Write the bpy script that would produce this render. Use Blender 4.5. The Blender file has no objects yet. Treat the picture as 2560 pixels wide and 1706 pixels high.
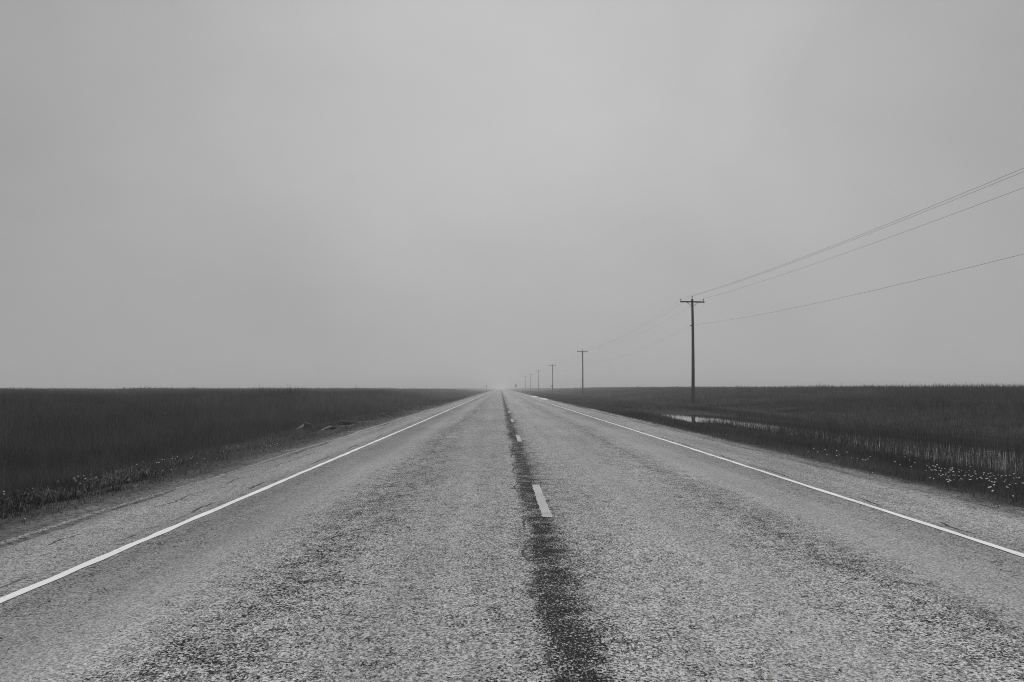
import bpy, bmesh, math, random
import numpy as np
from mathutils import Vector, Matrix

random.seed(7)
rng = np.random.default_rng(11)
scene = bpy.context.scene
COL = scene.collection

# ------------------------------------------------------------------ camera
EYE = 1.35
FPX = 2244.0                      # focal length in pixels of the 2560 px wide frame
cam_data = bpy.data.cameras.new("camera")
cam_data.sensor_width = 36.0
cam_data.lens = 36.0 * FPX / 2560.0
cam_data.clip_start = 0.05
cam_data.clip_end = 20000.0
cam = bpy.data.objects.new("camera", cam_data)
COL.objects.link(cam)
PITCH = math.atan(117.0 / FPX)
YAW = math.atan(29.0 / FPX)
cam.location = (0, 0, EYE)
cam.rotation_euler = (math.pi / 2 + PITCH, 0, -YAW)
scene.camera = cam
CR = Matrix.Rotation(-YAW, 3, 'Z') @ Matrix.Rotation(math.pi / 2 + PITCH, 3, 'X')

def ray(px, py):
    return (CR @ Vector(((px - 1280) / FPX, -(py - 853) / FPX, -1.0)))

# ------------------------------------------------------------------ terrain
PR = [(-4000, .0), (-400, .1), (-120, .4), (-60, .50), (-40, .46), (-26, .26), (-18, -.05), (-13, -.55), (-9.8, -.72),
      (-7.6, -.42), (-6.2, -.14), (-5.2, -.08), (-4.6, -.05), (-3.9, -.06), (5.2, -.06), (5.9, -.05), (6.5, -.1),
      (8, -.26), (10.0, -.37), (10.8, -.55), (13.6, -.55), (14.5, -.38), (17.5, -.20), (25, .24), (35, .80), (46, 1.0),
      (80, .7), (200, .3), (4000, .0)]
PX = np.array([p[0] for p in PR]); PZ = np.array([p[1] for p in PR])
_ph = rng.uniform(0, 6.28, (6, 3)); 
_wl = np.array([47., 31., 19., 11., 6.3, 3.7])
_am = np.array([1., .8, .5, .35, .2, .12])

def fbm(x, y, lo=0, hi=6, stretch=1.0):
    s = 0
    for i in range(lo, hi):
        a = _ph[i]
        k = 6.2832 / _wl[i]
        s = s + _am[i] * (np.sin(k * (x * math.cos(a[2]) + y * stretch * math.sin(a[2])) + a[0])
                          * np.sin(k * .83 * (-x * math.sin(a[2] + .4) + y * stretch * math.cos(a[2] + .4)) + a[1]))
    return s

def sstep(a, b, v):
    t = np.clip((v - a) / (b - a), 0, 1)
    return t * t * (3 - 2 * t)

MOUNDS = [((px - 1251) / FPX * Y, Y, wx, wy, mh) for px, Y, wx, wy, mh in (
    (40, 46, 4.5, 8, .34), (150, 60, 4, 10, .18), (510, 70, 4.5, 12, .24), (700, 74, 2.6, 10, .34), (800, 84, 3.6, 16, .38), (910, 110, 4.5, 22, .52), (985, 128, 3.2, 18, .42),
    (2560, 52, 16, 18, .16), (2150, 60, 9, 14, .08), (1850, 95, 5, 20, .10))]

def terrain(x, y):
    x = np.asarray(x, float); y = np.asarray(y, float)
    z = .25 * np.interp(x - .3, PX, PZ) + .5 * np.interp(x, PX, PZ) + .25 * np.interp(x + .3, PX, PZ)
    # the flooded ditch ends some sixty metres ahead
    fill = sstep(54, 68, y + .9 * (x - 12)) * sstep(8.5, 10.5, x) * (1 - sstep(13.5, 16, x))
    z = np.maximum(z, z * (1 - fill) + (-.24) * fill)
    off = np.minimum(sstep(6.6, 16, x) + sstep(6.0, 14, -x), 1)
    z = z + off * .13 * fbm(x, y) * np.where(np.abs(x - 12.2) < 3.2, .12, 1)
    rough = np.minimum(sstep(6.1, 7.2, x) + sstep(4.9, 5.8, -x), 1)
    z = z + rough * .030 * fbm(x * 5, y * 5) * np.where(np.abs(x - 12.2) < 2.6, .2, 1)
    for mx, my, wx, wy, mh in MOUNDS:
        z = z + mh * np.exp(-((x - mx) / wx) ** 2 - ((y - my) / wy) ** 2)
    z = z - .16 * sstep(40, 46, y) * (1 - sstep(62, 70, y)) * np.exp(-((x - 9.9) / .75) ** 2)
    return z

def hit(px, py, lift=0.0):
    """point of the terrain (raised by lift) seen at a pixel of the photograph"""
    d = ray(px, py)
    lo, hi = 1.0, 900.0
    t = 3.0
    while t < 900:
        p = Vector((0, 0, EYE)) + d * t
        if p.z < float(terrain(p.x, p.y)) + lift:
            break
        t *= 1.01
    return Vector((0, 0, EYE)) + d * t

# ------------------------------------------------------------------ node helpers
class NT:
    def __init__(self, tree):
        self.t = tree; self.n = tree.nodes; self.l = tree.links
    def new(self, typ, ins=None, **props):
        nd = self.n.new(typ)
        for k, v in props.items():
            setattr(nd, k, v)
        for k, v in (ins or {}).items():
            self.set(nd.inputs[k], v)
        return nd
    def set(self, sock, v):
        if hasattr(v, 'is_output'):
            self.l.new(v, sock)
        elif isinstance(v, bpy.types.Node):
            self.l.new(v.outputs[0], sock)
        else:
            sock.default_value = v
    def m(self, op, a, b=None, c=None, clamp=False):
        nd = self.n.new('ShaderNodeMath'); nd.operation = op; nd.use_clamp = clamp
        for i, v in enumerate((a, b, c)):
            if v is not None:
                self.set(nd.inputs[i], v)
        return nd.outputs[0]
    def noise(self, vec, scale, detail=2.0, rough=.5, dist=0.0):
        nd = self.new('ShaderNodeTexNoise', {'Vector': vec, 'Scale': scale, 'Detail': detail, 'Roughness': rough, 'Distortion': dist})
        return nd.outputs[0]
    def vscale(self, vec, s):
        nd = self.n.new('ShaderNodeVectorMath'); nd.operation = 'MULTIPLY'
        self.set(nd.inputs[0], vec); nd.inputs[1].default_value = s
        return nd.outputs[0]
    def ramp(self, fac, stops, interp='LINEAR'):
        nd = self.n.new('ShaderNodeValToRGB'); cr = nd.color_ramp; cr.interpolation = interp
        while len(cr.elements) < len(stops):
            cr.elements.new(0.5)
        for e, (p, v) in zip(cr.elements, stops):
            e.position = p; e.color = (v, v, v, 1)
        self.set(nd.inputs[0], fac)
        return nd.outputs[0]
    def xramp(self, x, stops, lo, hi, interp='EASE'):
        f = self.m('DIVIDE', self.m('SUBTRACT', x, lo), hi - lo, clamp=True)
        return self.ramp(f, [((p - lo) / (hi - lo), v) for p, v in stops], interp)
    def remap(self, v, a, b, c=0.0, d=1.0):
        nd = self.n.new('ShaderNodeMapRange'); nd.clamp = True
        self.set(nd.inputs[0], v); 
        for i, q in enumerate((a, b, c, d)):
            self.set(nd.inputs[i + 1], q)
        return nd.outputs[0]
    def mix(self, f, a, b):
        # scalar mix
        nd = self.n.new('ShaderNodeMix'); nd.data_type = 'FLOAT'
        self.set(nd.inputs[0], f); self.set(nd.inputs[2], a); self.set(nd.inputs[3], b)
        return nd.outputs[0]

def material(name):
    m = bpy.data.materials.new(name); m.use_nodes = True
    nt = NT(m.node_tree)
    b = m.node_tree.nodes['Principled BSDF']
    b.inputs['Specular IOR Level'].default_value = .3
    return m, nt, b

def plain(name, v, rough=.8, var=.3, scale=8.0, metallic=0.0, stretch=(1, 1, 1)):
    m, nt, b = material(name)
    tc = nt.new('ShaderNodeTexCoord')
    n = nt.noise(nt.vscale(tc.outputs['Object'], stretch), scale, 4, .6)
    c = nt.m('MULTIPLY', nt.remap(n, .25, .75, 1 - var, 1 + var), v)
    nt.set(b.inputs['Base Color'], nt.new('ShaderNodeCombineColor', {0: c, 1: c, 2: c}).outputs[0])
    b.inputs['Roughness'].default_value = rough
    b.inputs['Metallic'].default_value = metallic
    return m

def grey(nt, c):
    return nt.new('ShaderNodeCombineColor', {0: c, 1: c, 2: c}).outputs[0]

# ------------------------------------------------------------------ object helpers
def mesh_object(name, verts, faces, mat=None, parent=None, smooth=False):
    me = bpy.data.meshes.new(name)
    me.from_pydata([tuple(v) for v in verts], [], faces)
    if smooth:
        me.polygons.foreach_set('use_smooth', [True] * len(me.polygons))
    me.update()
    o = bpy.data.objects.new(name, me)
    if mat: me.materials.append(mat)
    COL.objects.link(o)
    if parent: o.parent = parent
    return o

def bm_object(name, bm, mat, parent=None, smooth=False):
    me = bpy.data.meshes.new(name)
    bm.normal_update(); bm.to_mesh(me); bm.free()
    if smooth:
        me.polygons.foreach_set('use_smooth', [True] * len(me.polygons))
    me.materials.append(mat)
    o = bpy.data.objects.new(name, me); COL.objects.link(o)
    if parent: o.parent = parent
    return o

def np_mesh(name, V, loops, starts, totals, mat, attr=None):
    me = bpy.data.meshes.new(name)
    me.vertices.add(len(V)); me.vertices.foreach_set('co', np.ascontiguousarray(V, dtype=np.float32).ravel())
    me.loops.add(len(loops)); me.loops.foreach_set('vertex_index', loops.astype(np.int32))
    me.polygons.add(len(starts))
    me.polygons.foreach_set('loop_start', starts.astype(np.int32))
    me.polygons.foreach_set('loop_total', totals.astype(np.int32))
    if attr is not None:
        a = me.attributes.new('shade', 'FLOAT', 'POINT')
        a.data.foreach_set('value', attr.astype(np.float32))
    me.update(calc_edges=True)
    me.materials.append(mat)
    o = bpy.data.objects.new(name, me); COL.objects.link(o)
    return o

def tag(o, label=None, cat=None, group=None, kind=None):
    if label: o['label'] = label
    if cat: o['category'] = cat
    if group: o['group'] = group
    if kind: o['kind'] = kind
    return o

def empty(name, loc, label, cat, group=None):
    o = bpy.data.objects.new(name, None); COL.objects.link(o)
    o.empty_display_size = .2
    o.location = loc
    return tag(o, label, cat, group)

def grid(name, xs, ys, zf, mat):
    X, Y = np.meshgrid(xs, ys)
    Z = zf(X, Y)
    V = np.stack([X, Y, Z], -1).reshape(-1, 3)
    nx, ny = len(xs), len(ys)
    i = (np.arange(ny - 1)[:, None] * nx + np.arange(nx - 1)[None]).ravel()
    q = np.stack([i, i + 1, i + nx + 1, i + nx], -1)
    o = np_mesh(name, V, q.ravel(), np.arange(len(q)) * 4, np.full(len(q), 4), mat)
    o.data.polygons.foreach_set('use_smooth', [True] * len(q))
    return o

# ------------------------------------------------------------------ ground
def ground_material():
    m, nt, b = material('ground_soil')
    p = nt.new('ShaderNodeNewGeometry').outputs['Position']
    x = nt.new('ShaderNodeSeparateXYZ', {0: p}).outputs[0]
    n1 = nt.noise(p, 1.1, 5, .62)
    n2 = nt.noise(p, 14., 5, .7)
    n3 = nt.noise(nt.vscale(p, (1, .12, 1)), 3., 3, .6)
    wob = nt.m('ADD', x, nt.m('MULTIPLY', nt.m('SUBTRACT', n1, .5), 1.6))
    v = nt.xramp(wob, [(-20, .035), (-8.2, .03), (-6.9, .035), (-5.7, .05), (-5.0, .075), (-4.6, .14), (5.9, .16), (6.3, .06), (7.0, .035), (20, .035)], -20, 20, 'LINEAR')
    v = nt.m('MULTIPLY', v, nt.remap(n2, .34, .66, .25, 1.9))
    v = nt.m('MULTIPLY', v, nt.remap(n3, .3, .7, .7, 1.3))
    nt.set(b.inputs['Base Color'], grey(nt, v))
    b.inputs['Roughness'].default_value = .95; b.inputs['Specular IOR Level'].default_value = .04
    bp = nt.new('ShaderNodeBump', {'Strength': .8, 'Distance': .04, 'Height': n2})
    nt.set(b.inputs['Normal'], bp.outputs[0])
    return m

def axis(parts):
    out = []
    for a, b, s in parts:
        out += list(np.arange(a, b, s))
    return np.array(sorted(set(np.round(out, 4))))

xs = axis([(-4000, -400, 300), (-400, -120, 20), (-120, -40, 4), (-40, -14, 1), (-14, -4, .2), (-4, 5.4, .8), (5.4, 17, .2), (17, 40, 1), (40, 120, 4), (120, 400, 20), (400, 4001, 300)])
ys = axis([(-300, -20, 20), (-20, 4, 2), (4, 45, .25), (45, 120, .8), (120, 300, 3), (300, 800, 15), (800, 4001, 100)])
tag(grid('ground', xs, ys, terrain, ground_material()), 'dark soil of the flat plain and roadside ditches', kind='structure')

# ------------------------------------------------------------------ road
RL, RR = -4.62, 5.92            # outer edges of the gravel shoulders
CX = .475                       # centre line
LX, RX = -3.14, 4.20            # painted edge lines

def road_material():
    m, nt, b = material('chip_seal')
    p = nt.new('ShaderNodeNewGeometry').outputs['Position']
    s = nt.new('ShaderNodeSeparateXYZ', {0: p}); x0 = s.outputs[0]; y = s.outputs[1]
    wob = nt.m('MULTIPLY', nt.m('SUBTRACT', nt.noise(nt.vscale(p, (.6, .25, 1)), 1., 2, .5), .5), .35)
    x = nt.m('ADD', x0, wob)
    LO, HI = -5., 6.5
    # how far bitumen has bled through the chips, across the road
    bleed = nt.xramp(x, [(-5, .60), (-3.5, .50), (-3.0, .56), (-2.65, .50), (-2.3, .34), (-1.95, .56), (-1.5, .78), (-1.1, .66),
                         (-.55, .52), (-.1, .56), (.20, .60), (.29, 1.02), (.44, 1.06), (.54, .80), (.72, .62), (.92, .55), (1.25, .50), (1.7, .46),
                         (2.2, .60), (2.6, .73), (2.95, .60), (3.3, .34), (3.7, .48), (4.1, .54), (4.7, .54), (5.3, .56), (6.2, .66)], LO, HI, 'LINEAR')
    patch = nt.noise(nt.vscale(p, (1, .7, 1)), 2.6, 5, .68)
    pe = nt.vscale(p, (1, .62, 1))          # the chips are rolled out along the road
    fine = nt.noise(pe, 66., 3, .78)
    mid = nt.noise(nt.vscale(p, (.85, .7, 1)), 11., 3, .6)
    f = nt.m('ADD', nt.m('MULTIPLY', fine, .76), nt.m('MULTIPLY', mid, .24))
    amt = nt.m('MULTIPLY', bleed, nt.remap(patch, .3, .7, .74, 1.14))
    thr = nt.m('SUBTRACT', .70, nt.m('MULTIPLY', amt, .24))
    dark = nt.remap(f, nt.m('SUBTRACT', thr, .012), nt.m('ADD', thr, .018))
    # the chips themselves
    vor = nt.new('ShaderNodeTexVoronoi', {'Vector': pe, 'Scale': 92.}, feature='F1')
    cell = nt.new('ShaderNodeSeparateColor', {0: vor.outputs['Color']}).outputs[0]
    polish = nt.xramp(x, [(-5, .9), (-3.2, .8), (-2.75, .55), (-2.3, .5), (-1.7, 1.), (-1.1, 1.), (-.5, .8), (.1, 1.), (1.1, .95), (1.6, .75), (2.2, 1.), (2.8, 1.), (3.3, .5), (3.9, .7), (4.4, 1.), (6.2, 1.)], LO, HI, 'LINEAR')
    chip = nt.m('ADD', 1., nt.m('MULTIPLY', nt.remap(cell, 0, 1, -.74, .66), polish))
    tone = nt.xramp(x, [(-5, .30), (-4.4, .36), (-3.6, .40), (-3.3, .36), (-2.9, .29), (-2.55, .32), (-2.2, .40), (-1.5, .45), (-.6, .40), (.1, .42),
                        (.9, .45), (1.6, .44), (2.6, .45), (3.25, .44), (3.75, .36), (4.1, .34), (4.6, .42), (5.4, .42), (6.2, .32)], LO, HI, 'LINEAR')
    streak = nt.noise(nt.vscale(p, (1, .025, 1)), 2.3, 4, .6)
    big = nt.noise(nt.vscale(p, (1, .35, 1)), .45, 3, .5)
    tone = nt.m('MULTIPLY', tone, nt.remap(streak, .3, .7, .86, 1.12))
    tone = nt.m('MULTIPLY', tone, nt.remap(big, .3, .7, .88, 1.10))
    tone = nt.m('MULTIPLY', nt.m('MULTIPLY', tone, chip), .91)
    grit = nt.noise(pe, 130., 2, .6)
    tone = nt.m('MULTIPLY', tone, nt.remap(grit, .3, .7, .75, 1.25))
    # open cracks just outside the painted edge lines
    def crack(cx, th, k):
        n = nt.noise(nt.vscale(p, (0, .22, 0)), 1.7 + k, 4, .6)
        wv = nt.m('MULTIPLY', nt.m('SUBTRACT', nt.noise(nt.vscale(p, (0, 1, 0)), .6 + k, 4, .65), .5), .30)
        d = nt.m('ABSOLUTE', nt.m('SUBTRACT', nt.m('ADD', x0, wv), cx))
        return nt.m('MULTIPLY', nt.remap(d, th * .5, th, 1., 0.), nt.remap(n, .47, .56))
    cr = nt.m('MAXIMUM', crack(-3.36, .022, .0), nt.m('MAXIMUM', crack(4.40, .022, .3), crack(.215, .014, .7)))
    cr = nt.m('MAXIMUM', cr, crack(-3.95, .016, .9))
    dark = nt.m('MAXIMUM', dark, nt.m('MULTIPLY', cr, .85))
    bit = nt.m('MULTIPLY', nt.remap(grit, .3, .7, .5, 1.6), .026)
    col = nt.mix(dark, tone, bit)
    # soil washed over the outer edge
    e1 = nt.remap(nt.m('ADD', x0, nt.m('MULTIPLY', nt.m('SUBTRACT', mid, .5), .5)), -4.62, -4.35, 1., 0.)
    e2 = nt.remap(nt.m('ADD', x0, nt.m('MULTIPLY', nt.m('SUBTRACT', mid, .5), .5)), 5.60, 5.90, 0., 1.)
    e = nt.m('MULTIPLY', nt.m('MAXIMUM', e1, e2), .7)
    col = nt.mix(e, col, nt.m('MULTIPLY', nt.remap(fine, .3, .7, .5, 1.5), .15))
    nt.set(b.inputs['Base Color'], grey(nt, col))
    b.inputs['Roughness'].default_value = .95
    b.inputs['Specular IOR Level'].default_value = .04
    h = nt.m('SUBTRACT', nt.m('ADD', nt.m('MULTIPLY', cell, .5), nt.m('MULTIPLY', fine, .5)), nt.m('MULTIPLY', dark, .6))
    bp = nt.new('ShaderNodeBump', {'Strength': .9, 'Distance': .015, 'Height': h})
    nt.set(b.inputs['Normal'], bp.outputs[0])
    return m

def road_z(X, Y):
    crown = -.012 * np.abs(X - CX) * .5
    drop = -.045 * sstep(3.4, 5.4, np.abs(X - CX - .03))
    return .03 + crown + drop

def build_road():
    ys = axis([(-40, 4, 2), (4, 60, .2), (60, 200, 2), (200, 800, 20), (800, 4001, 200)])
    xs = np.linspace(0, 1, 40)
    X, Y = np.meshgrid(xs, ys)
    jag = lambda y, s: .07 * fbm(y * 2.1 + s, y * 0 + s) + .035 * fbm(y * 9.0 + s, y * 0 + 3 * s)
    Lft = RL + jag(ys, 3.)[:, None]; Rgt = RR + jag(ys, 17.)[:, None]
    XX = Lft + (Rgt - Lft) * X
    ZZ = road_z(XX, Y)
    ZZ[:, 0] -= .06; ZZ[:, -1] -= .06
    V = np.stack([XX, Y, ZZ], -1).reshape(-1, 3)
    nx, ny = len(xs), len(ys)
    i = (np.arange(ny - 1)[:, None] * nx + np.arange(nx - 1)[None]).ravel()
    q = np.stack([i, i + 1, i + nx + 1, i + nx], -1)
    o = np_mesh('road', V, q.ravel(), np.arange(len(q)) * 4, np.full(len(q), 4), road_material())
    tag(o, 'straight two lane chip seal road with gravel shoulders', kind='structure')
build_road()

def paint_material(name, v, wear):
    m, nt, b = material(name)
    p = nt.new('ShaderNodeNewGeometry').outputs['Position']
    n = nt.noise(p, 40., 4, .7); n2 = nt.noise(p, 3., 3, .6); n3 = nt.noise(nt.vscale(p, (0, 1, 0)), .4, 3, .6)
    w = nt.m('ADD', nt.m('MULTIPLY', n, .55), nt.m('MULTIPLY', n2, .45))
    worn = nt.remap(w, .62 - wear, .70 - wear)
    c = nt.m('MULTIPLY', nt.mix(nt.m('MULTIPLY', worn, .55), v, .22), nt.remap(n3, .3, .7, .88, 1.08))
    nt.set(b.inputs['Base Color'], grey(nt, c))
    b.inputs['Roughness'].default_value = .75
    bp = nt.new('ShaderNodeBump', {'Strength': .3, 'Distance': .01, 'Height': n})
    nt.set(b.inputs['Normal'], bp.outputs[0])
    return m

def strip(name, cx, w, spans, mat):
    V = []; F = []
    for a, bnd in spans:
        n = max(2, int(min((bnd - a) / .06, 1500)))
        # finer near the viewer
        t = np.linspace(0, 1, n) ** (2.2 if bnd - a > 50 else 1)
        yy = a + (bnd - a) * t
        j1 = rng.normal(0, .006, n); j2 = rng.normal(0, .006, n)
        drift = .02 * np.sin(yy / 23.) + .012 * np.sin(yy / 7.1 + cx)
        if bnd - a < 50: drift = drift * .3
        base = len(V)
        for k in range(n):
            for xx in (cx - w / 2 + j1[k] + drift[k], cx + w / 2 + j2[k] + drift[k]):
                V.append((xx, yy[k], float(road_z(np.array(xx), 0)) + .005))
        for k in range(n - 1):
            i = base + 2 * k
            F.append((i, i + 1, i + 3, i + 2))
    return mesh_object(name, V, F, mat)

white = paint_material('white_paint', .80, .055)
worn_white = paint_material('worn_white_paint', .44, .12)
tag(strip('edge_line', LX, .088, [(-20, 3000)], white), 'solid white edge line painted along the left lane', kind='structure')
tag(strip('edge_line', RX, .088, [(-20, 3000)], white), 'solid white edge line painted along the right lane', kind='structure')
spans = [(9.22, 9.50), (9.53, 12.3)]
spans += [(22.1 + 12.75 * k, 22.1 + 12.75 * k + 3.1) for k in range(40)]
tag(strip('centre_line', CX, .105, spans, worn_white), 'worn white dashes painted along the middle of the road', kind='structure')

# ------------------------------------------------------------------ water in the right-hand ditch
def water_material():
    m, nt, b = material('ditch_water')
    p = nt.new('ShaderNodeNewGeometry').outputs['Position']
    b.inputs['Base Color'].default_value = (.012, .012, .012, 1)
    b.inputs['Roughness'].default_value = .03
    b.inputs['IOR'].default_value = 1.33
    b.inputs['Specular IOR Level'].default_value = .5
    n = nt.noise(p, 2.5, 3, .5)
    bp = nt.new('ShaderNodeBump', {'Strength': .02, 'Distance': .02, 'Height': n})
    nt.set(b.inputs['Normal'], bp.outputs[0])
    return m
WZ = -.385
wv = [(8.6, -15, WZ), (15.6, -15, WZ), (15.6, 80, WZ), (8.6, 80, WZ)]
tag(mesh_object('water', wv, [(0, 1, 2, 3)], water_material()), 'still water lying in the ditch beside the road', kind='structure')

# ------------------------------------------------------------------ grass blades
def grass_material(name, v, trans=.25):
    m, nt, b = material(name)
    out = m.node_tree.nodes['Material Output']
    p = nt.new('ShaderNodeNewGeometry').outputs['Position']
    sh = nt.new('ShaderNodeAttribute', attribute_name='shade').outputs['Fac']
    n = nt.noise(nt.vscale(p, (1, .22, 0)), .34, 5, .68); n2 = nt.noise(nt.vscale(p, (1, .3, 0)), 2.0, 3, .6)
    c = nt.m('MULTIPLY', nt.m('MULTIPLY', sh, v), nt.m('MULTIPLY', nt.remap(n, .34, .66, .45, 1.6), nt.remap(n2, .3, .7, .7, 1.3)))
    g = grey(nt, c)
    nt.set(b.inputs['Base Color'], g); b.inputs['Roughness'].default_value = .7
    b.inputs['Specular IOR Level'].default_value = .15
    tr = nt.new('ShaderNodeBsdfTranslucent', {'Color': g})
    mx = nt.new('ShaderNodeMixShader', {0: trans, 1: b.outputs[0], 2: tr.outputs[0]})
    nt.l.new(mx.outputs[0], out.inputs[0])
    return m

def blades(name, x, y, z, h, w, lean, shade, mat):
    n = len(x)
    az = rng.uniform(0, 2 * np.pi, n)
    la = rng.uniform(0, 2 * np.pi, n)
    # half of the blades roughly face across the road
    ux, uy = np.cos(az), np.sin(az) * .7
    lx, ly = np.cos(la) * lean * h, np.sin(la) * lean * h
    V = np.empty((n, 5, 3))
    V[:, 0] = np.stack([x - ux * w / 2, y - uy * w / 2, z - .05], -1)
    V[:, 1] = np.stack([x + ux * w / 2, y + uy * w / 2, z - .05], -1)
    mx, my, mz = x + lx * .35, y + ly * .35, z + h * .58
    V[:, 2] = np.stack([mx + ux * w * .38, my + uy * w * .38, mz], -1)
    V[:, 3] = np.stack([mx - ux * w * .38, my - uy * w * .38, mz], -1)
    V[:, 4] = np.stack([x + lx, y + ly, z + h * np.sqrt(np.maximum(1 - (lean * .8) ** 2, .1))], -1)
    b = np.arange(n)[:, None] * 5
    loops = (b + np.array([[0, 1, 2, 3, 3, 2, 4]])).ravel()
    st = (np.arange(n)[:, None] * 7 + np.array([[0, 4]])).ravel()
    tt = np.tile([4, 3], n)
    return np_mesh(name, V.reshape(-1, 3), loops, st, tt, mat, np.repeat(shade, 5))

SLABS = [(752, 1082), (766, 1079), (816, 1077), (830, 1075), (866, 1063)]
CLEAR = [hit(*q) for q in SLABS]
def clear(x, y):
    k = np.zeros(len(x), bool)
    for q in CLEAR:
        k |= (np.abs(x - q.x - .2 * (q.y - y) * .2) < .42) & (y > q.y - 2.6) & (y < q.y + .35)
    return k

def sample_field(n, sgn, x0, ymin, ymax, ex):
    yy = np.geomspace(ymin, ymax, 400)
    wid = .72 * yy + 10 - x0 + 2
    pdf = np.maximum(wid, 0) * np.where(yy < 18, 1, (18 / yy) ** ex)
    cdf = np.concatenate([[0], np.cumsum(.5 * (pdf[1:] + pdf[:-1]) * np.diff(yy))]); cdf /= cdf[-1]
    y = np.interp(rng.random(n), cdf, yy)
    x = x0 + rng.random(n) * (.72 * y + 12 - x0)
    return sgn * x, y

tall = grass_material('tall_grass', .048)
def field(name, sgn, x0, n, label):
    x, y = sample_field(n, sgn, x0, 5., 420., 1.35)
    ax = np.abs(x)
    keep = np.ones(n, bool)
    if sgn > 0:      # leave the flooded ditch to the reeds
        wet = (x < 14.3 + .25 * fbm(x * 3, y)) & (y + .9 * (x - 12) < 62)
        keep &= ~wet
    # ragged edge towards the road
    edge = x0 - (.6 if sgn > 0 else .2) + .35 * fbm(y * 1.3, x * 0) + .5 * rng.normal(0, 1, n)
    keep &= ax > edge
    keep &= ~clear(x, y)
    x, y, ax = x[keep], y[keep], ax[keep]; n = len(x)
    z = terrain(x, y)
    clump = fbm(x * 3.1, y * 3.1)
    if sgn < 0:
        H = np.interp(ax, [6.4, 8.0, 9.6, 12, 20, 40, 200], [.07, .26, .58, .80, .68, .66, .66])
    else:
        H = np.interp(ax, [9, 14, 17, 25, 40, 200], [.20, .22, .26, .46, .62, .66])
    h = H * np.clip(rng.normal(.74, .25, n), .2, 1.5) * (1 + .22 * clump) * (1 + .16 * fbm(x * .9 + 4, y * .9, 1, 5))
    w = .0058 * np.maximum(1, y / 16) ** .95 * rng.uniform(.6, 1.4, n)
    lean = np.abs(rng.normal(.50, .28, n)).clip(0, 1.1)
    shade = np.clip(rng.normal(1., .22, n), .4, 2.0) * (1 + .16 * clump)
    pale = rng.random(n) < .012
    shade[pale] *= 1.8
    o = blades(name, x, y, z, h, w, lean, shade, tall)
    return tag(o, label, 'grass', kind='stuff')
field('field_grass', -1, 7.0, 480000, 'tall dark grass of the plain left of the road')
field('field_grass', 1, 9.6, 480000, 'dark grass rising to the horizon right of the road')

# reeds standing in the water: sparse far ahead, thick near the right edge of the picture
def reeds():
    n = 42000
    y = rng.uniform(6, 70, n); x = rng.uniform(9.6, 14.8, n)
    d = np.interp(y, [6, 24, 28, 31, 34, 37, 40, 64], [.54, .50, .56, .78, .56, .20, .03, .02])
    xb = np.interp(y, [18, 30, 42, 48], [11.5, 11.1, 10.5, 9.2])
    bank = np.maximum(1.1 * (1 - sstep(xb - .4, xb + .3, x)), sstep(13.3, 14.3, x))
    patch = .55 + .40 * fbm(x * 1.4 + 9, y * .9, 1, 6)
    dens = np.clip(d * (.22 + 1.0 * patch) + bank * .9, 0, 1)
    k = (rng.random(n) < dens) & ~((x < 13.8) & (y > 37) & ((x > 10.5) | (y > 44)) & (rng.random(n) < .9))
    x, y = x[k], y[k]; n = len(x)
    z = np.maximum(terrain(x, y), WZ - .05)
    h = np.clip(rng.normal(.40, .10, n), .15, .75) * np.interp(y, [6, 30, 45, 64], [1.1, 1., .62, .55])
    w = .006 * np.maximum(1, y / 20) * rng.uniform(.6, 1.4, n)
    lean = np.abs(rng.normal(.15, .13, n)).clip(0, .7)
    shade = np.clip(rng.normal(1., .3, n), .4, 2.2)
    tag(blades('reeds', x, y, z, h, w, lean, shade, tall), 'thin reeds growing out of the flooded ditch', 'reeds', kind='stuff')
reeds()

# short growth on the verges between the shoulder and the tall grass
verge = grass_material('verge_grass', .062)
dry = grass_material('dry_grass', .11)
def verge_right():
    n = 150000
    yy = 6 + 190 * rng.random(n) ** 2.0
    x = 6.0 + 4.6 * rng.random(n)
    x += .15 * fbm(yy * 2.1 + 17, yy * 0 + 17)
    k = (x > 6.25) | (rng.random(n) < .35)
    k &= ~((x > 9.0 + .2 * fbm(yy * 2, yy * 0)) & (yy > 43) & (yy < 70))
    x, yy = x[k], yy[k]; n = len(x)
    h = np.interp(x, [5.9, 6.4, 7.2, 8.5, 10.4], [.03, .08, .15, .19, .14]) * np.clip(rng.normal(.8, .28, n), .25, 1.6) * (1 + .22 * fbm(x * 5, yy * 5))
    w = .0065 * np.maximum(1, yy / 18) * rng.uniform(.6, 1.4, n)
    shade = np.clip(rng.normal(1., .3, n), .4, 2.4)
    shade *= np.interp(x, [5.9, 6.6, 7.5], [1.5, 1.1, 1.])
    o = blades('verge_grass', x, yy, terrain(x, yy), h, w, np.abs(rng.normal(.35, .25, n)).clip(0, .9), shade, verge)
    tag(o, 'short dark grass on the right verge by the ditch', 'grass', kind='stuff')
verge_right()
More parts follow.
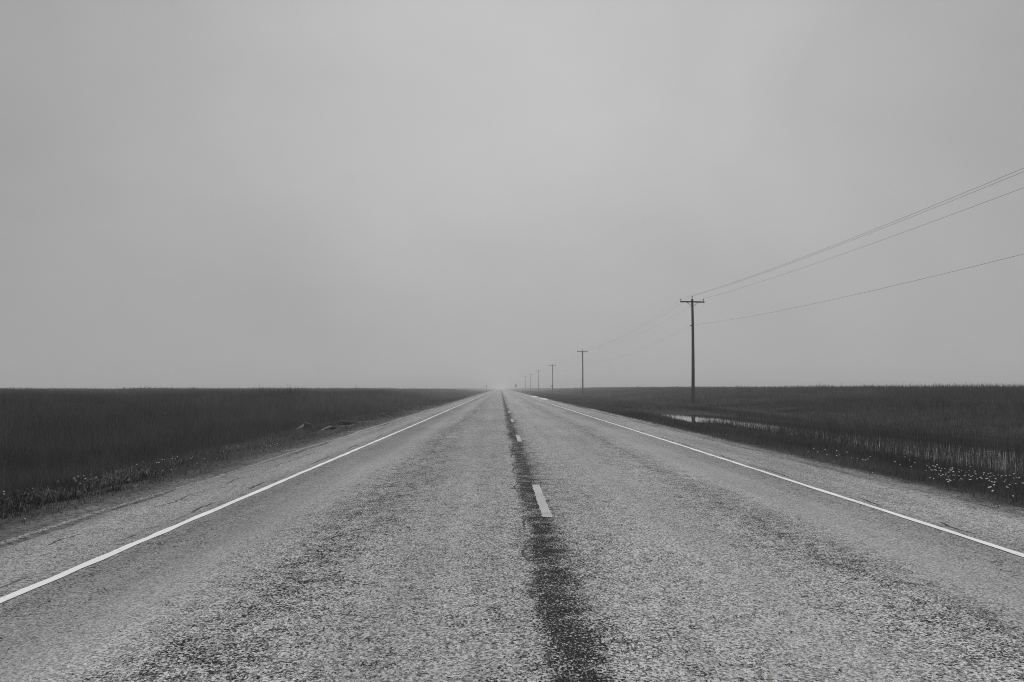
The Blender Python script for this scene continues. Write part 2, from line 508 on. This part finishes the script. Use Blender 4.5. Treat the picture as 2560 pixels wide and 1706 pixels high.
def verge_left():
    n = 160000
    yy = 6 + 150 * rng.random(n) ** 2.0
    x = -(4.75 + 3.3 * rng.random(n) ** .75)
    cl = fbm(x * 4.3 + 5, yy * 3.1)
    k = (rng.random(n) < np.interp(-x, [4.7, 5.4, 6.3, 7.2], [.16, .45, .75, 1.])) & ((cl > -.35) | (x < -6.7))
    k &= ~clear(x, yy)
    x, yy, cl = x[k], yy[k], cl[k]; n = len(x)
    h = np.interp(-x, [4.7, 5.4, 6.6, 7.6], [.03, .06, .12, .22]) * np.clip(rng.normal(.8, .3, n), .25, 1.7) * (1 + .3 * cl)
    w = .0065 * np.maximum(1, yy / 18) * rng.uniform(.6, 1.5, n)
    shade = np.clip(rng.normal(1.05, .5, n), .3, 3.0) * (1 + .3 * fbm(x * 3 + 1, yy * 2))
    o = blades('verge_grass', x, yy, terrain(x, yy), h, w, np.abs(rng.normal(.75, .3, n)).clip(0, 1.2), shade, verge)
    tag(o, 'short scrubby grass on the left verge', 'grass', kind='stuff')
verge_left()

# ------------------------------------------------------------------ loose gravel along the shoulders
def gravel():
    m = plain('loose_gravel', .36, .9, .5, 20.)
    parts = [(-4.50, .045, 9000, 60), (-4.9, .30, 900, 30), (5.85, .18, 4500, 60), (-3.9, .5, 1200, 25), (5.2, .5, 1200, 30)]
    Vs = []; 
    base = np.array([(1, 0, 0), (0, 1, 0), (-1, 0, 0), (0, -1, 0), (0, 0, 1)], float)
    faces = np.array([[0, 1, 4], [1, 2, 4], [2, 3, 4], [3, 0, 4]])
    X = []; Y = []; S = []
    for cx, sp, n, ymax in parts:
        y = 4 + (ymax - 4) * rng.random(n) ** 1.7
        X.append(cx + sp * rng.normal(0, .6, n) + .04 * fbm(y * 3, y * 0)); Y.append(y); S.append(rng.uniform(.003, .009, n) * np.maximum(1, y / 18))
    X = np.concatenate(X); Y = np.concatenate(Y); S = np.concatenate(S); n = len(X)
    on = (X > RL - .03) & (X < RR + .03)
    Z = np.where(on, np.maximum(road_z(X, Y), terrain(X, Y)), terrain(X, Y)) - .002
    V = base[None] * S[:, None, None] * rng.uniform(.6, 1.4, (n, 5, 3))
    a = rng.uniform(0, 6.28, n); c, s = np.cos(a)[:, None], np.sin(a)[:, None]
    vx = V[:, :, 0] * c - V[:, :, 1] * s; vy = V[:, :, 0] * s + V[:, :, 1] * c
    V = np.stack([vx + X[:, None], vy + Y[:, None], V[:, :, 2] * .7 + Z[:, None]], -1)
    L = (np.arange(n)[:, None, None] * 5 + faces[None]).reshape(-1)
    o = np_mesh('gravel', V.reshape(-1, 3), L, np.arange(n * 4) * 3, np.full(n * 4, 3), m)
    tag(o, 'loose pale gravel thrown along the edges of the shoulders', 'gravel', kind='stuff')
gravel()
def clods():
    n = 9000
    y = 5 + 70 * rng.random(n) ** 1.8
    x = -4.75 - 2.3 * rng.random(n) ** .9
    k = fbm(x * 5, y * 4) + rng.normal(0, .5, n) > -.1
    x, y = x[k], y[k]; n = len(x)
    S = rng.lognormal(-4.25, .45, n) * np.maximum(1, y / 22)
    base = np.array([(1, 0, 0), (.3, .9, .2), (-.8, .5, .1), (-.7, -.6, 0), (.4, -.9, .1), (.1, .1, .9)])
    V = base[None] * S[:, None, None] * rng.uniform(.55, 1.45, (n, 6, 3))
    a = rng.uniform(0, 6.28, n); c, q = np.cos(a)[:, None], np.sin(a)[:, None]
    V = np.stack([V[:, :, 0] * c - V[:, :, 1] * q + x[:, None], V[:, :, 0] * q + V[:, :, 1] * c + y[:, None], V[:, :, 2] * .8 + terrain(x, y)[:, None] - .004], -1)
    f = np.array([[0, 1, 5], [1, 2, 5], [2, 3, 5], [3, 4, 5], [4, 0, 5]])
    L = (np.arange(n)[:, None, None] * 6 + f[None]).reshape(-1)
    o = np_mesh('soil', V.reshape(-1, 3), L, np.arange(n * 5) * 3, np.full(n * 5, 3), plain('soil_clods', .075, .95, .7, 9.))
    tag(o, 'dark crumbled soil and small stones on the left verge', 'soil', kind='stuff')
clods()

# ------------------------------------------------------------------ utility poles
wood = plain('weathered_pole_wood', .02, .85, .35, 3., stretch=(6, 6, .4))
iron = plain('galvanised_iron', .07, .6, .2, 10.)
glass = plain('dark_porcelain', .05, .35, .1, 10.)

def lathe(bm, prof, seg, off=(0, 0, 0)):
    rings = []
    for r, z in prof:
        rings.append([bm.verts.new((off[0] + r * math.cos(2 * math.pi * k / seg), off[1] + r * math.sin(2 * math.pi * k / seg), off[2] + z)) for k in range(seg)])
    for a, b in zip(rings, rings[1:]):
        for k in range(seg):
            bm.faces.new((a[k], a[(k + 1) % seg], b[(k + 1) % seg], b[k]))
    bm.faces.new(list(reversed(rings[0]))); bm.faces.new(rings[-1])

def bar(bm, a, b, w, d):
    a, b = Vector(a), Vector(b)
    ax = (b - a).normalized()
    up = Vector((0, 1, 0)) if abs(ax.y) < .9 else Vector((1, 0, 0))
    s = ax.cross(up).normalized() * w / 2; t = ax.cross(s.normalized()).normalized() * d / 2
    vs = []
    for p in (a, b):
        vs.append([bm.verts.new(p + i * s + j * t) for i, j in ((-1, -1), (1, -1), (1, 1), (-1, 1))])
    for k in range(4):
        bm.faces.new((vs[0][k], vs[0][(k + 1) % 4], vs[1][(k + 1) % 4], vs[1][k]))
    bm.faces.new(vs[0][::-1]); bm.faces.new(vs[1])
    bmesh.ops.recalc_face_normals(bm, faces=bm.faces)

POLE_TOP = 9.43; ARM_Z = 9.18; NEUTRAL_Z = 7.03
INS = [(-1.07, .0, ARM_Z + .26), (0, .0, POLE_TOP + .26), (1.0, .0, ARM_Z + .26)]
def make_pole(loc, label):
    root = empty('utility_pole', loc, label, 'utility pole', 'utility poles along the right side of the road')
    z0 = 0
    bm = bmesh.new()
    prof = [(.165 - .007 * k, -.6 + (POLE_TOP + .6) * k / 9.) for k in range(10)]
    prof.append((.06, POLE_TOP + .025))
    lathe(bm, prof, 14)
    for v in bm.verts:       # a real pole is never quite straight
        t = v.co.z / POLE_TOP
        v.co.x += .05 * math.sin(2.6 * t)
    bm_object('shaft', bm, wood, root, True)
    sx = .05 * math.sin(2.6)
    bm = bmesh.new(); bar(bm, (-1.14 + sx, -.14, ARM_Z + .02), (1.08 + sx, -.14, ARM_Z - .02), .12, .095)
    bmesh.ops.bevel(bm, geom=bm.edges[:], offset=.008, segments=1)
    bm_object('crossarm', bm, wood, root)
    for sgn in (-1, 1):
        bm = bmesh.new(); bar(bm, (sgn * .58 + sx, -.198, ARM_Z - .01), (sgn * .05 + sx, -.198, ARM_Z - .42), .035, .02)
        bm_object('brace', bm, iron, root)
    for k, (ix, iy, iz) in enumerate(INS):
        bm = bmesh.new()
        foot = ARM_Z + .06 if k != 1 else POLE_TOP - .12
        yy = -.14 if k != 1 else -.10
        lathe(bm, [(.016, foot), (.016, iz - .11)], 8, (ix + sx, yy if k != 1 else 0, 0))
        pin = bm_object('insulator_pin', bm, iron, root)
        bm = bmesh.new()
        lathe(bm, [(.035, iz - .12), (.055, iz - .10), (.058, iz - .06), (.036, iz - .045), (.05, iz - .02), (.034, iz + .01), (.015, iz + .03)], 10, (ix + sx, yy if k != 1 else 0, 0))
        bm_object('insulator', bm, glass, root, True)
    bm = bmesh.new()
    sx2 = .05 * math.sin(2.6 * NEUTRAL_Z / POLE_TOP)
    bar(bm, (sx2 - .08, 0, NEUTRAL_Z), (sx2 - .20, 0, NEUTRAL_Z), .05, .05)
    bm_object('neutral_bracket', bm, iron, root)
    bm = bmesh.new()
    lathe(bm, [(.02, -.05), (.045, -.045), (.03, 0), (.045, .045), (.02, .05)], 10, (sx2 - .20, 0, NEUTRAL_Z))
    bm_object('spool_insulator', bm, glass, root, True)
    return root

def copy_tree(o, parent=None):
    c = o.copy(); COL.objects.link(c); c.parent = parent
    for ch in list(o.children):
        copy_tree(ch, c)
    return c

PXW, P1, SPAN = 17.5, 81.5, 109.5
plabels = ['nearest and tallest dark wooden utility pole, beside the flooded ditch',
           'second utility pole from the front, dark with a crossarm on short braces',
           'third utility pole from the front, with a small box low on its left side',
           'fourth utility pole from the front, grey and faded by haze',
           'fifth utility pole from the front, a thin pale stroke in the haze',
           'farthest utility pole, last of the row and nearly lost in the haze']
poles = []
for k, lab in enumerate(plabels):
    y = P1 + SPAN * k
    z = 0.0
    if k == 0:
        r = make_pole((PXW, y, z), lab); proto = r
    else:
        r = copy_tree(proto); r['label'] = lab
        r.location = (PXW, y, z)
        r.rotation_euler = (0, math.radians([0, -.1, -.5, -.2, .2, -.2, .1][k]), math.radians(random.uniform(-4, 4)))
        r.scale = (1, 1, [1, .985, .965, .985, .99, 1, 1][k])
    poles.append(r)
# meter box on the third pole
bm = bmesh.new(); bmesh.ops.create_cube(bm, size=1)
for v in bm.verts: v.co = Vector((v.co.x * .26 - .26, v.co.y * .22, v.co.z * .60 + 1.95))
bmesh.ops.bevel(bm, geom=bm.edges[:], offset=.02, segments=1)
bar(bm, (-.20, 0, .0), (-.20, 0, 1.66), .05, .05)
bm_object('meter_box', bm, iron, poles[2])

# overhead wires, one object for each conductor
wire = plain('dark_wire', .06, .6, .1, 5.)
def add_wire(ix, iz, sags, label, r0):
    cu = bpy.data.curves.new('power_line', 'CURVE'); cu.dimensions = '3D'
    cu.bevel_depth = r0; cu.bevel_resolution = 1
    pts = []
    ends = [P1 - SPAN] + [P1 + SPAN * k for k in range(6)]
    for i in range(6):
        a, b = ends[i], ends[i + 1]
        n = 40 if i == 0 else 16
        for k in range(n + (1 if i == 5 else 0)):
            t = k / n
            pts.append((PXW + ix, a + (b - a) * t, iz - 4 * sags * t * (1 - t)))
    sp = cu.splines.new('POLY'); sp.points.add(len(pts) - 1)
    for q, p in zip(sp.points, pts):
        q.co = (*p, 1); q.radius = 1.1 if p[1] < P1 else .85
    # turn the tube into a mesh so that it is an ordinary object
    tmp = bpy.data.objects.new('tmp', cu); COL.objects.link(tmp)
    dg = bpy.context.evaluated_depsgraph_get()
    me = bpy.data.meshes.new_from_object(tmp.evaluated_get(dg))
    bpy.data.objects.remove(tmp)
    me.name = 'power_line'
    me.materials.clear(); me.materials.append(wire)
    o = bpy.data.objects.new('power_line', me); COL.objects.link(o)
    return tag(o, label, 'power line', 'overhead wires between the utility poles')
sx = .05 * math.sin(2.6)
add_wire(-1.07 + sx, ARM_Z + .29, 1.22, 'overhead wire on the left insulators, uppermost at the right edge of the picture', .0048)
add_wire(0 + sx, POLE_TOP + .29, 1.14, 'overhead wire on the pole top insulators, second from the top at the right edge', .0048)
add_wire(1.0 + sx, ARM_Z + .29, 1.05, 'overhead wire on the right insulators, third from the top at the right edge', .0048)
add_wire(-.20 + .05, NEUTRAL_Z + .03, 1.28, 'lowest overhead wire, hung on spools below the crossarms', .0048)

# ------------------------------------------------------------------ distant road signs
dark_metal = plain('dark_sign_metal', .05, .5, .1, 4.)
def sign(px, Y, label, panels, height):
    X = (px - 1251) / FPX * Y
    z = float(terrain(X, Y))
    root = empty('road_sign', (X, Y, z), label, 'road sign')
    bm = bmesh.new(); bar(bm, (0, 0, -.3), (0, 0, height), .10, .10); bm_object('post', bm, dark_metal, root)
    for shape, w, h, zc in panels:
        bm = bmesh.new()
        if shape == 'diamond': pts = [(0, -h / 2), (w / 2, 0), (0, h / 2), (-w / 2, 0)]
        else: pts = [(-w / 2, -h / 2), (w / 2, -h / 2), (w / 2, h / 2), (-w / 2, h / 2)]
        a = [bm.verts.new((x, -.09, zc + y)) for x, y in pts]; b = [bm.verts.new((x, -.06, zc + y)) for x, y in pts]
        for k in range(4): bm.faces.new((a[k], a[(k + 1) % 4], b[(k + 1) % 4], b[k]))
        bm.faces.new(a[::-1]); bm.faces.new(b)
        bmesh.ops.recalc_face_normals(bm, faces=bm.faces)
        bm_object('panel', bm, dark_metal, root)
    return root
sign(1216.5, 520., 'small distant diamond sign on a post left of the road', [('diamond', .95, .95, 2.75)], 3.1)
sign(1289.5, 460., 'distant upright sign with two stacked panels right of the road', [('rect', .75, .75, 2.95), ('rect', .6, .6, 2.15)], 3.2)

# ------------------------------------------------------------------ stones and gravel heaps by the road
pale_stone = plain('pale_stone', .36, .85, .3, 9.)
dark_grey = plain('dark_lump', .035, .85, .4, 9.)  # even dark grey shared by the dark lumps beside the pale slabs
def slab(px, py, size, rot, tilt, mat, label, name='rock', lift=.02, sub=2):
    p = hit(px, py)
    bm = bmesh.new(); bmesh.ops.create_cube(bm, size=1)
    bmesh.ops.subdivide_edges(bm, edges=bm.edges[:], cuts=3, use_grid_fill=True)
    for v in bm.verts:
        c = v.co
        n = c.normalized() * .62
        c = c.lerp(n, .45)
        c += Vector((random.uniform(-1, 1), random.uniform(-1, 1), random.uniform(-1, 1))) * .05
        v.co = Vector((c.x * size[0], c.y * size[1], c.z * size[2]))
    bmesh.ops.rotate(bm, verts=bm.verts, matrix=Matrix.Rotation(tilt, 3, 'Y') @ Matrix.Rotation(rot, 3, 'Z'))
    o = bm_object(name, bm, mat, None)
    o.location = p + Vector((0, 0, lift))
    return tag(o, label, 'rock', 'broken slabs on the left verge')
G = 'broken slabs on the left verge'
slab(752, 1081, (.40, .38, .12), .2, -.60, pale_stone, 'larger pale slab tilted against a dark chunk on the left verge', lift=.20)
slab(767, 1078, (.32, .30, .29), .5, .35, dark_grey, 'dark chunk leaning on the larger pale slab', lift=.20)
slab(776, 1082, (.20, .16, .05), .1, .15, pale_stone, 'small flat pale stone at the foot of the dark chunk', lift=.05)
slab(816, 1077, (.34, .22, .06), .1, -.42, pale_stone, 'smaller pale slab tilted on the left verge, farther along the road', lift=.08)
slab(830, 1075, (.22, .18, .12), .3, .2, dark_grey, 'dark lump beside the smaller pale slab', lift=.07)
slab(866, 1063, (.52, .30, .16), .1, .05, dark_grey, 'wide dark lump filling a dark spot among white flowers on the left verge', lift=.08)  # low dark lump added to stand for a dark spot in the verge

heap_mat = plain('pale_gravel_heap', .66, .95, .25, 6.)
def heap(pa, pb, width, height, label):
    a, b = hit(*pa), hit(*pb)
    d = (b - a); L = d.length; ax = d.normalized(); sd = Vector((ax.y, -ax.x, 0))
    V = []; F = []; nu, nv = 24, 10
    for i in range(nu + 1):
        for j in range(nv + 1):
            u, v = i / nu, j / nv * 2 - 1
            q = a + d * u + sd * (v * width / 2 * (.7 + .3 * math.sin(3.1 * u)))
            hgt = height * max(0, 1 - v * v) * min(1, 5 * u, 5 * (1 - u)) * (.75 + .35 * random.random())
            V.append((q.x, q.y, max(float(terrain(q.x, q.y)), .0 if q.x < RR else -9) + hgt - .03))
    for i in range(nu):
        for j in range(nv):
            k = i * (nv + 1) + j
            F.append((k, k + 1, k + nv + 2, k + nv + 1))
    o = mesh_object('gravel_heap', V, F, heap_mat, smooth=True)
    o.location = (0, 0, 0)
    return tag(o, label, 'gravel heap', 'low gravel heaps by the right shoulder')
heap((1330, 992.5), (1343, 994.3), .8, .15, 'farther pale gravel heap along the right shoulder')
heap((1349, 997.5), (1368, 1000.3), .7, .12, 'nearer and longer pale gravel heap along the right shoulder')

# ------------------------------------------------------------------ weed clumps on the left verge
def weeds(px, py, r, n, hmax, label):
    p = hit(px, py)
    a = rng.uniform(0, 6.28, n); q = r * np.sqrt(rng.random(n))
    x = p.x + q * np.cos(a) * .75; y = p.y + q * np.sin(a) * 1.6
    z = terrain(x, y) + .05 * (1 - q / r)
    h = .8 * hmax * np.clip(rng.normal(.65, .3, n), .15, 1.2) * (1 - .5 * (q / r) ** 2)
    o = blades('weed_clump', x, y, z, h, .010 * rng.uniform(.5, 1.6, n), np.abs(rng.normal(1.05, .3, n)).clip(.2, 1.22), np.where(rng.random(n) < .45, rng.uniform(.6, 2.0, n), rng.uniform(.08, .4, n)), dry)
    return tag(o, label, 'weeds', 'clumps of dry weeds on the left verge')
weeds(315, 1203, .62, 2200, .34, 'largest matted clump of dry weeds on the left verge')
weeds(80, 1262, .58, 2200, .34, 'matted dry weed clump nearest to the left edge of the picture')
weeds(232, 1222, .38, 700, .22, 'low dry weed clump between the two large matted clumps')
weeds(15, 1288, .34, 450, .15, 'flattened dry weeds at the left edge, in front of the matted clump')
weeds(430, 1166, .40, 450, .24, 'dry weed clump behind the largest clump, by sparse white flowers')
weeds(575, 1130, .45, 450, .22, 'small pale weed clump farther up the left verge, below white flowers')
weeds(285, 1228, .16, 180, .07, 'small dark weed tuft on bare dirt below the largest clump')

# ------------------------------------------------------------------ white wildflowers, one object each
stem_m = plain('flower_stem', .06, .8, .2, 20.)
petal = plain('white_petals', .78, .7, .08, 60.)
def flower_mesh(seed):
    r = random.Random(seed)
    bm = bmesh.new()
    bmesh.ops.create_icosphere(bm, subdivisions=2, radius=1)
    for v in bm.verts:
        v.co *= 1 + r.uniform(-.28, .28)
        v.co = Vector((v.co.x * .0165, v.co.y * .0165, v.co.z * .0085 + .004))
    bmesh.ops.rotate(bm, verts=bm.verts, matrix=Matrix.Rotation(r.uniform(-.5, .5), 3, 'Y'))
    for k in range(7):       # loose petals
        a = k * 6.28 / 7 + r.uniform(-.2, .2); L = r.uniform(.016, .024)
        c, s = math.cos(a), math.sin(a)
        q = [(c * .006 - s * .006, s * .006 + c * .006, .002), (c * .006 + s * .006, s * .006 - c * .006, .002),
             (c * L + s * .004, s * L - c * .004, .006), (c * L - s * .004, s * L + c * .004, .006)]
        bm.faces.new([bm.verts.new(w) for w in q])
    nhead = len(bm.faces)
    for dx, dy in ((.0025, 0), (0, .0025)):
        q = [(-dx, -dy, -.16), (dx, dy, -.16), (dx, dy, 0), (-dx, -dy, 0)]
        f = bm.faces.new([bm.verts.new(w) for w in q]); f.material_index = 1
    me = bpy.data.meshes.new('wildflower'); bm.normal_update(); bm.to_mesh(me); bm.free()
    me.materials.append(petal); me.materials.append(stem_m)
    return me
FM = [flower_mesh(s) for s in range(8)]
def flowers(pts, ox, oy, sc, label, group, lift):
    for zx, zy in pts:
        px, py = ox + zx / sc, oy + zy / sc
        p0 = hit(px, py, 0)
        lf = lift if lift > .5 else float(np.interp(p0.x, [-8, -7, -6, -5, 6, 7, 8.5, 10.5], [.22, .15, .10, .05, .05, .14, .18, .2]))
        p = hit(px, py, lf)
        o = bpy.data.objects.new('wildflower', random.choice(FM)); COL.objects.link(o)
        o.location = p
        s = random.uniform(.44, .84) * (.85 if px < 1000 else 1.) * max(1, p.y / 20) ** .5
        o.scale = (s, s, min(s, 1.2))
        o.rotation_euler = (0, 0, random.uniform(0, 6.28))
        tag(o, label, 'wildflower', group)
A = [(1028,595),(925,675),(1015,680),(1050,693),(962,700),(1075,665),(980,728),(1000,742),(910,746),(1040,735),(1062,745),(1143,718),(1187,717),(1105,710),(1130,755),(1265,729),(1292,731),(1300,712),(1275,752),(1250,772),(1315,765),(1210,785),(1200,806),(1160,808),(1130,827),(1100,803),(1260,818),(1310,816),(1335,815),(1395,730),(1400,770),(1438,748),(1395,825),(1240,842),(1255,878),(1270,897),(1222,880),(1240,915),(1330,886),(1410,888),(1425,865),(1440,875),(1498,771),(1545,750),(1475,823),(1493,817),(1543,815),(1595,820),(1575,835),(1555,884),(1578,876),(1562,687),(1632,772),(1640,757),(1645,800),(1660,872),(1715,850),(1735,866),(1762,780),(1757,804),(1797,870),(1818,865),(1828,797),(1862,787),(1855,843),(1805,828),(1845,892),(1910,824),(1935,870),(1925,907),(1918,923),(1880,915),(1912,963),(1840,997),(1863,990),(1895,1050),(1975,813),(2025,823),(2018,845),(2087,822),(2065,907),(2083,886),(2098,980),(2112,997),(2145,818),(2140,955),(2203,798),(2205,862),(2248,855),(2283,855),(2230,940),(2336,935),(2195,1125),(968,853),(1025,866)]
flowers(A, 2160, 1050, 5.8825, 'white wildflower in the dense patch on the right verge, below the reeds', 'white flowers in the dense patch on the right verge', .27)
B = [(605,548),(667,593),(750,636),(530,660),(455,620),(60,578),(20,592),(690,688),(128,775)]
flowers(B, 2160, 1050, 5.8825, 'white wildflower in the loose scatter just left of the dense patch on the right verge', 'white flowers beside the dense patch', .25)
C = [(480,380),(530,387),(905,497),(1020,498),(1035,490),(1065,470),(1090,492),(1135,478),(1145,510),(1205,485),(1205,515),(1220,510),(1268,493),(1295,525),(1335,530),(1365,538),(1385,540),(1400,535),(1410,520),(1190,548)]
flowers(C, 1600, 930, 2.451, 'white wildflower in the thin scatter farther up the right verge', 'white flowers farther up the right verge', .22)
D = [(38,1065),(37,1090),(300,1035),(533,970),(677,942),(688,952),(697,968),(718,925),(737,991),(770,921),(783,947),(836,906),(882,935),(1180,960),(1195,943),(228,1317)]
flowers(D, 0, 940, 3.677, 'white wildflower among the dry weed clumps on the near left verge', 'white flowers among the dry weed clumps', .22)
E = [(1257,817),(1315,790),(1425,783),(1440,800),(1460,798),(1490,772),(1512,770),(1582,763),(1590,747),(1613,764),(1632,746),(1497,873),(1575,862),(1755,760),(1770,748),(1811,804),(1880,760),(1990,758),(2072,757),(2098,756),(2085,665),(2125,675),(2055,697)]
flowers(E, 0, 940, 3.677, 'white wildflower on the left verge between the weed clumps and the pale slabs', 'white flowers between the weed clumps and the slabs', .20)
E2 = [(232,600),(235,612),(240,590),(270,588),(282,600),(308,575),(325,565),(335,570),(328,585),(198,605),(262,490)]
flowers(E2, 600, 950, 3.565, 'white wildflower in the small cluster on the left verge just before the pale slabs', 'white flowers just before the slabs', .18)
F_ = [(905,390),(1040,350),(1020,395),(1005,402),(1045,380),(1065,380),(1130,375),(1105,345),(990,410),(910,432),(880,435),(1250,300),(1265,300),(1280,302),(1290,298),(1325,295),(1375,305),(1395,298),(1410,300)]
flowers(F_, 600, 950, 3.565, 'white wildflower on the left verge beyond the pale slabs', 'white flowers beyond the slabs', .16)
flowers([(1518, 342)], 0, 940, 3.677, 'single pale flower standing alone in the tall grass of the left field', 'lone flower', .72)

# ------------------------------------------------------------------ haze
def haze():
    m = bpy.data.materials.new('haze_air'); m.use_nodes = True
    nt = m.node_tree; nt.nodes.clear()
    out = nt.nodes.new('ShaderNodeOutputMaterial')
    v = nt.nodes.new('ShaderNodeVolumePrincipled')
    v.inputs['Color'].default_value = (HAZE_C, HAZE_C, HAZE_C, 1)
    v.inputs['Density'].default_value = HAZE_D
    v.inputs['Anisotropy'].default_value = 0.0
    nt.links.new(v.outputs[0], out.inputs['Volume'])
    bm = bmesh.new(); bmesh.ops.create_cube(bm, size=1)
    for q in bm.verts:
        q.co = Vector((q.co.x * 8200, q.co.y * 4500 + 1900, -2.0 if q.co.z < 0 else 12.5))
    o = bm_object('haze', bm, m)
    tag(o, 'pale even haze that hides the far end of the road', 'haze', kind='stuff')
HAZE_C, HAZE_D = .97, .0013
haze()

# ------------------------------------------------------------------ overcast sky and sun
w = bpy.data.worlds.new('World'); scene.world = w
w.use_nodes = True
nt = NT(w.node_tree)
bg = w.node_tree.nodes['Background']
SUN_EL, SUN_AZ = math.radians(52), math.radians(8)
d = nt.new('ShaderNodeTexCoord').outputs['Generated']
s = nt.new('ShaderNodeSeparateXYZ', {0: d}); dx, dz = s.outputs[0], s.outputs[2]
el = nt.ramp(nt.m('MAXIMUM', dz, 0.0), [(0, .405), (.06, .40), (.15, .40), (.26, .41), (.40, .43), (.7, .75), (1, .95)], 'EASE')
gx = nt.m('DIVIDE', nt.m('SUBTRACT', dx, .03), .33); gz = nt.m('DIVIDE', nt.m('SUBTRACT', dz, .275), .20)
blob = nt.m('EXPONENT', nt.m('MULTIPLY', nt.m('ADD', nt.m('MULTIPLY', gx, gx), nt.m('MULTIPLY', gz, gz)), -1.0))
n = nt.noise(nt.vscale(d, (1, 1, 1.6)), 2.3, 4, .5, .3)
L = nt.m('ADD', el, nt.m('MULTIPLY', blob, .13))
side = nt.m('ADD', nt.remap(dx, -.50, -.12, .84, 1.), nt.remap(dx, .25, .55, 0., -.08))
L = nt.m('MULTIPLY', L, side)
L = nt.m('MULTIPLY', L, nt.remap(n, .3, .7, .90, 1.08))
sky = nt.new('ShaderNodeTexSky', sky_type='NISHITA', sun_disc=False)
sky.sun_elevation = SUN_EL; sky.sun_rotation = SUN_AZ
bw = nt.new('ShaderNodeRGBToBW', {0: sky.outputs[0]}).outputs[0]
# thick cloud deck with a little of the clear sky's light left in it
tot = nt.m('ADD', nt.m('MULTIPLY', L, 9.4), nt.m('MULTIPLY', nt.m('MINIMUM', bw, 6.0), .06))
nt.set(bg.inputs['Color'], grey(nt, tot))
bg.inputs['Strength'].default_value = .1

sd = bpy.data.lights.new('sun', 'SUN'); sd.energy = .9; sd.angle = math.radians(35); sd.color = (1, 1, 1)
so = bpy.data.objects.new('sun', sd); COL.objects.link(so)
dirv = Vector((math.sin(SUN_AZ) * math.cos(SUN_EL), math.cos(SUN_AZ) * math.cos(SUN_EL), math.sin(SUN_EL)))
so.rotation_euler = dirv.to_track_quat('Z', 'Y').to_euler()
so.location = (0, 0, 30)

# ------------------------------------------------------------------ render settings
vs = scene.view_settings
vs.view_transform = 'Standard'; vs.look = 'None'; vs.exposure = 0; vs.gamma = 1
cy = scene.cycles
cy.max_bounces = 6; cy.volume_bounces = 2; cy.diffuse_bounces = 3; cy.glossy_bounces = 3; cy.transparent_max_bounces = 8
cy.use_denoising = True; cy.filter_width = 1.0; cy.denoising_prefilter = "NONE"
cy.caustics_reflective = False; cy.caustics_refractive = False
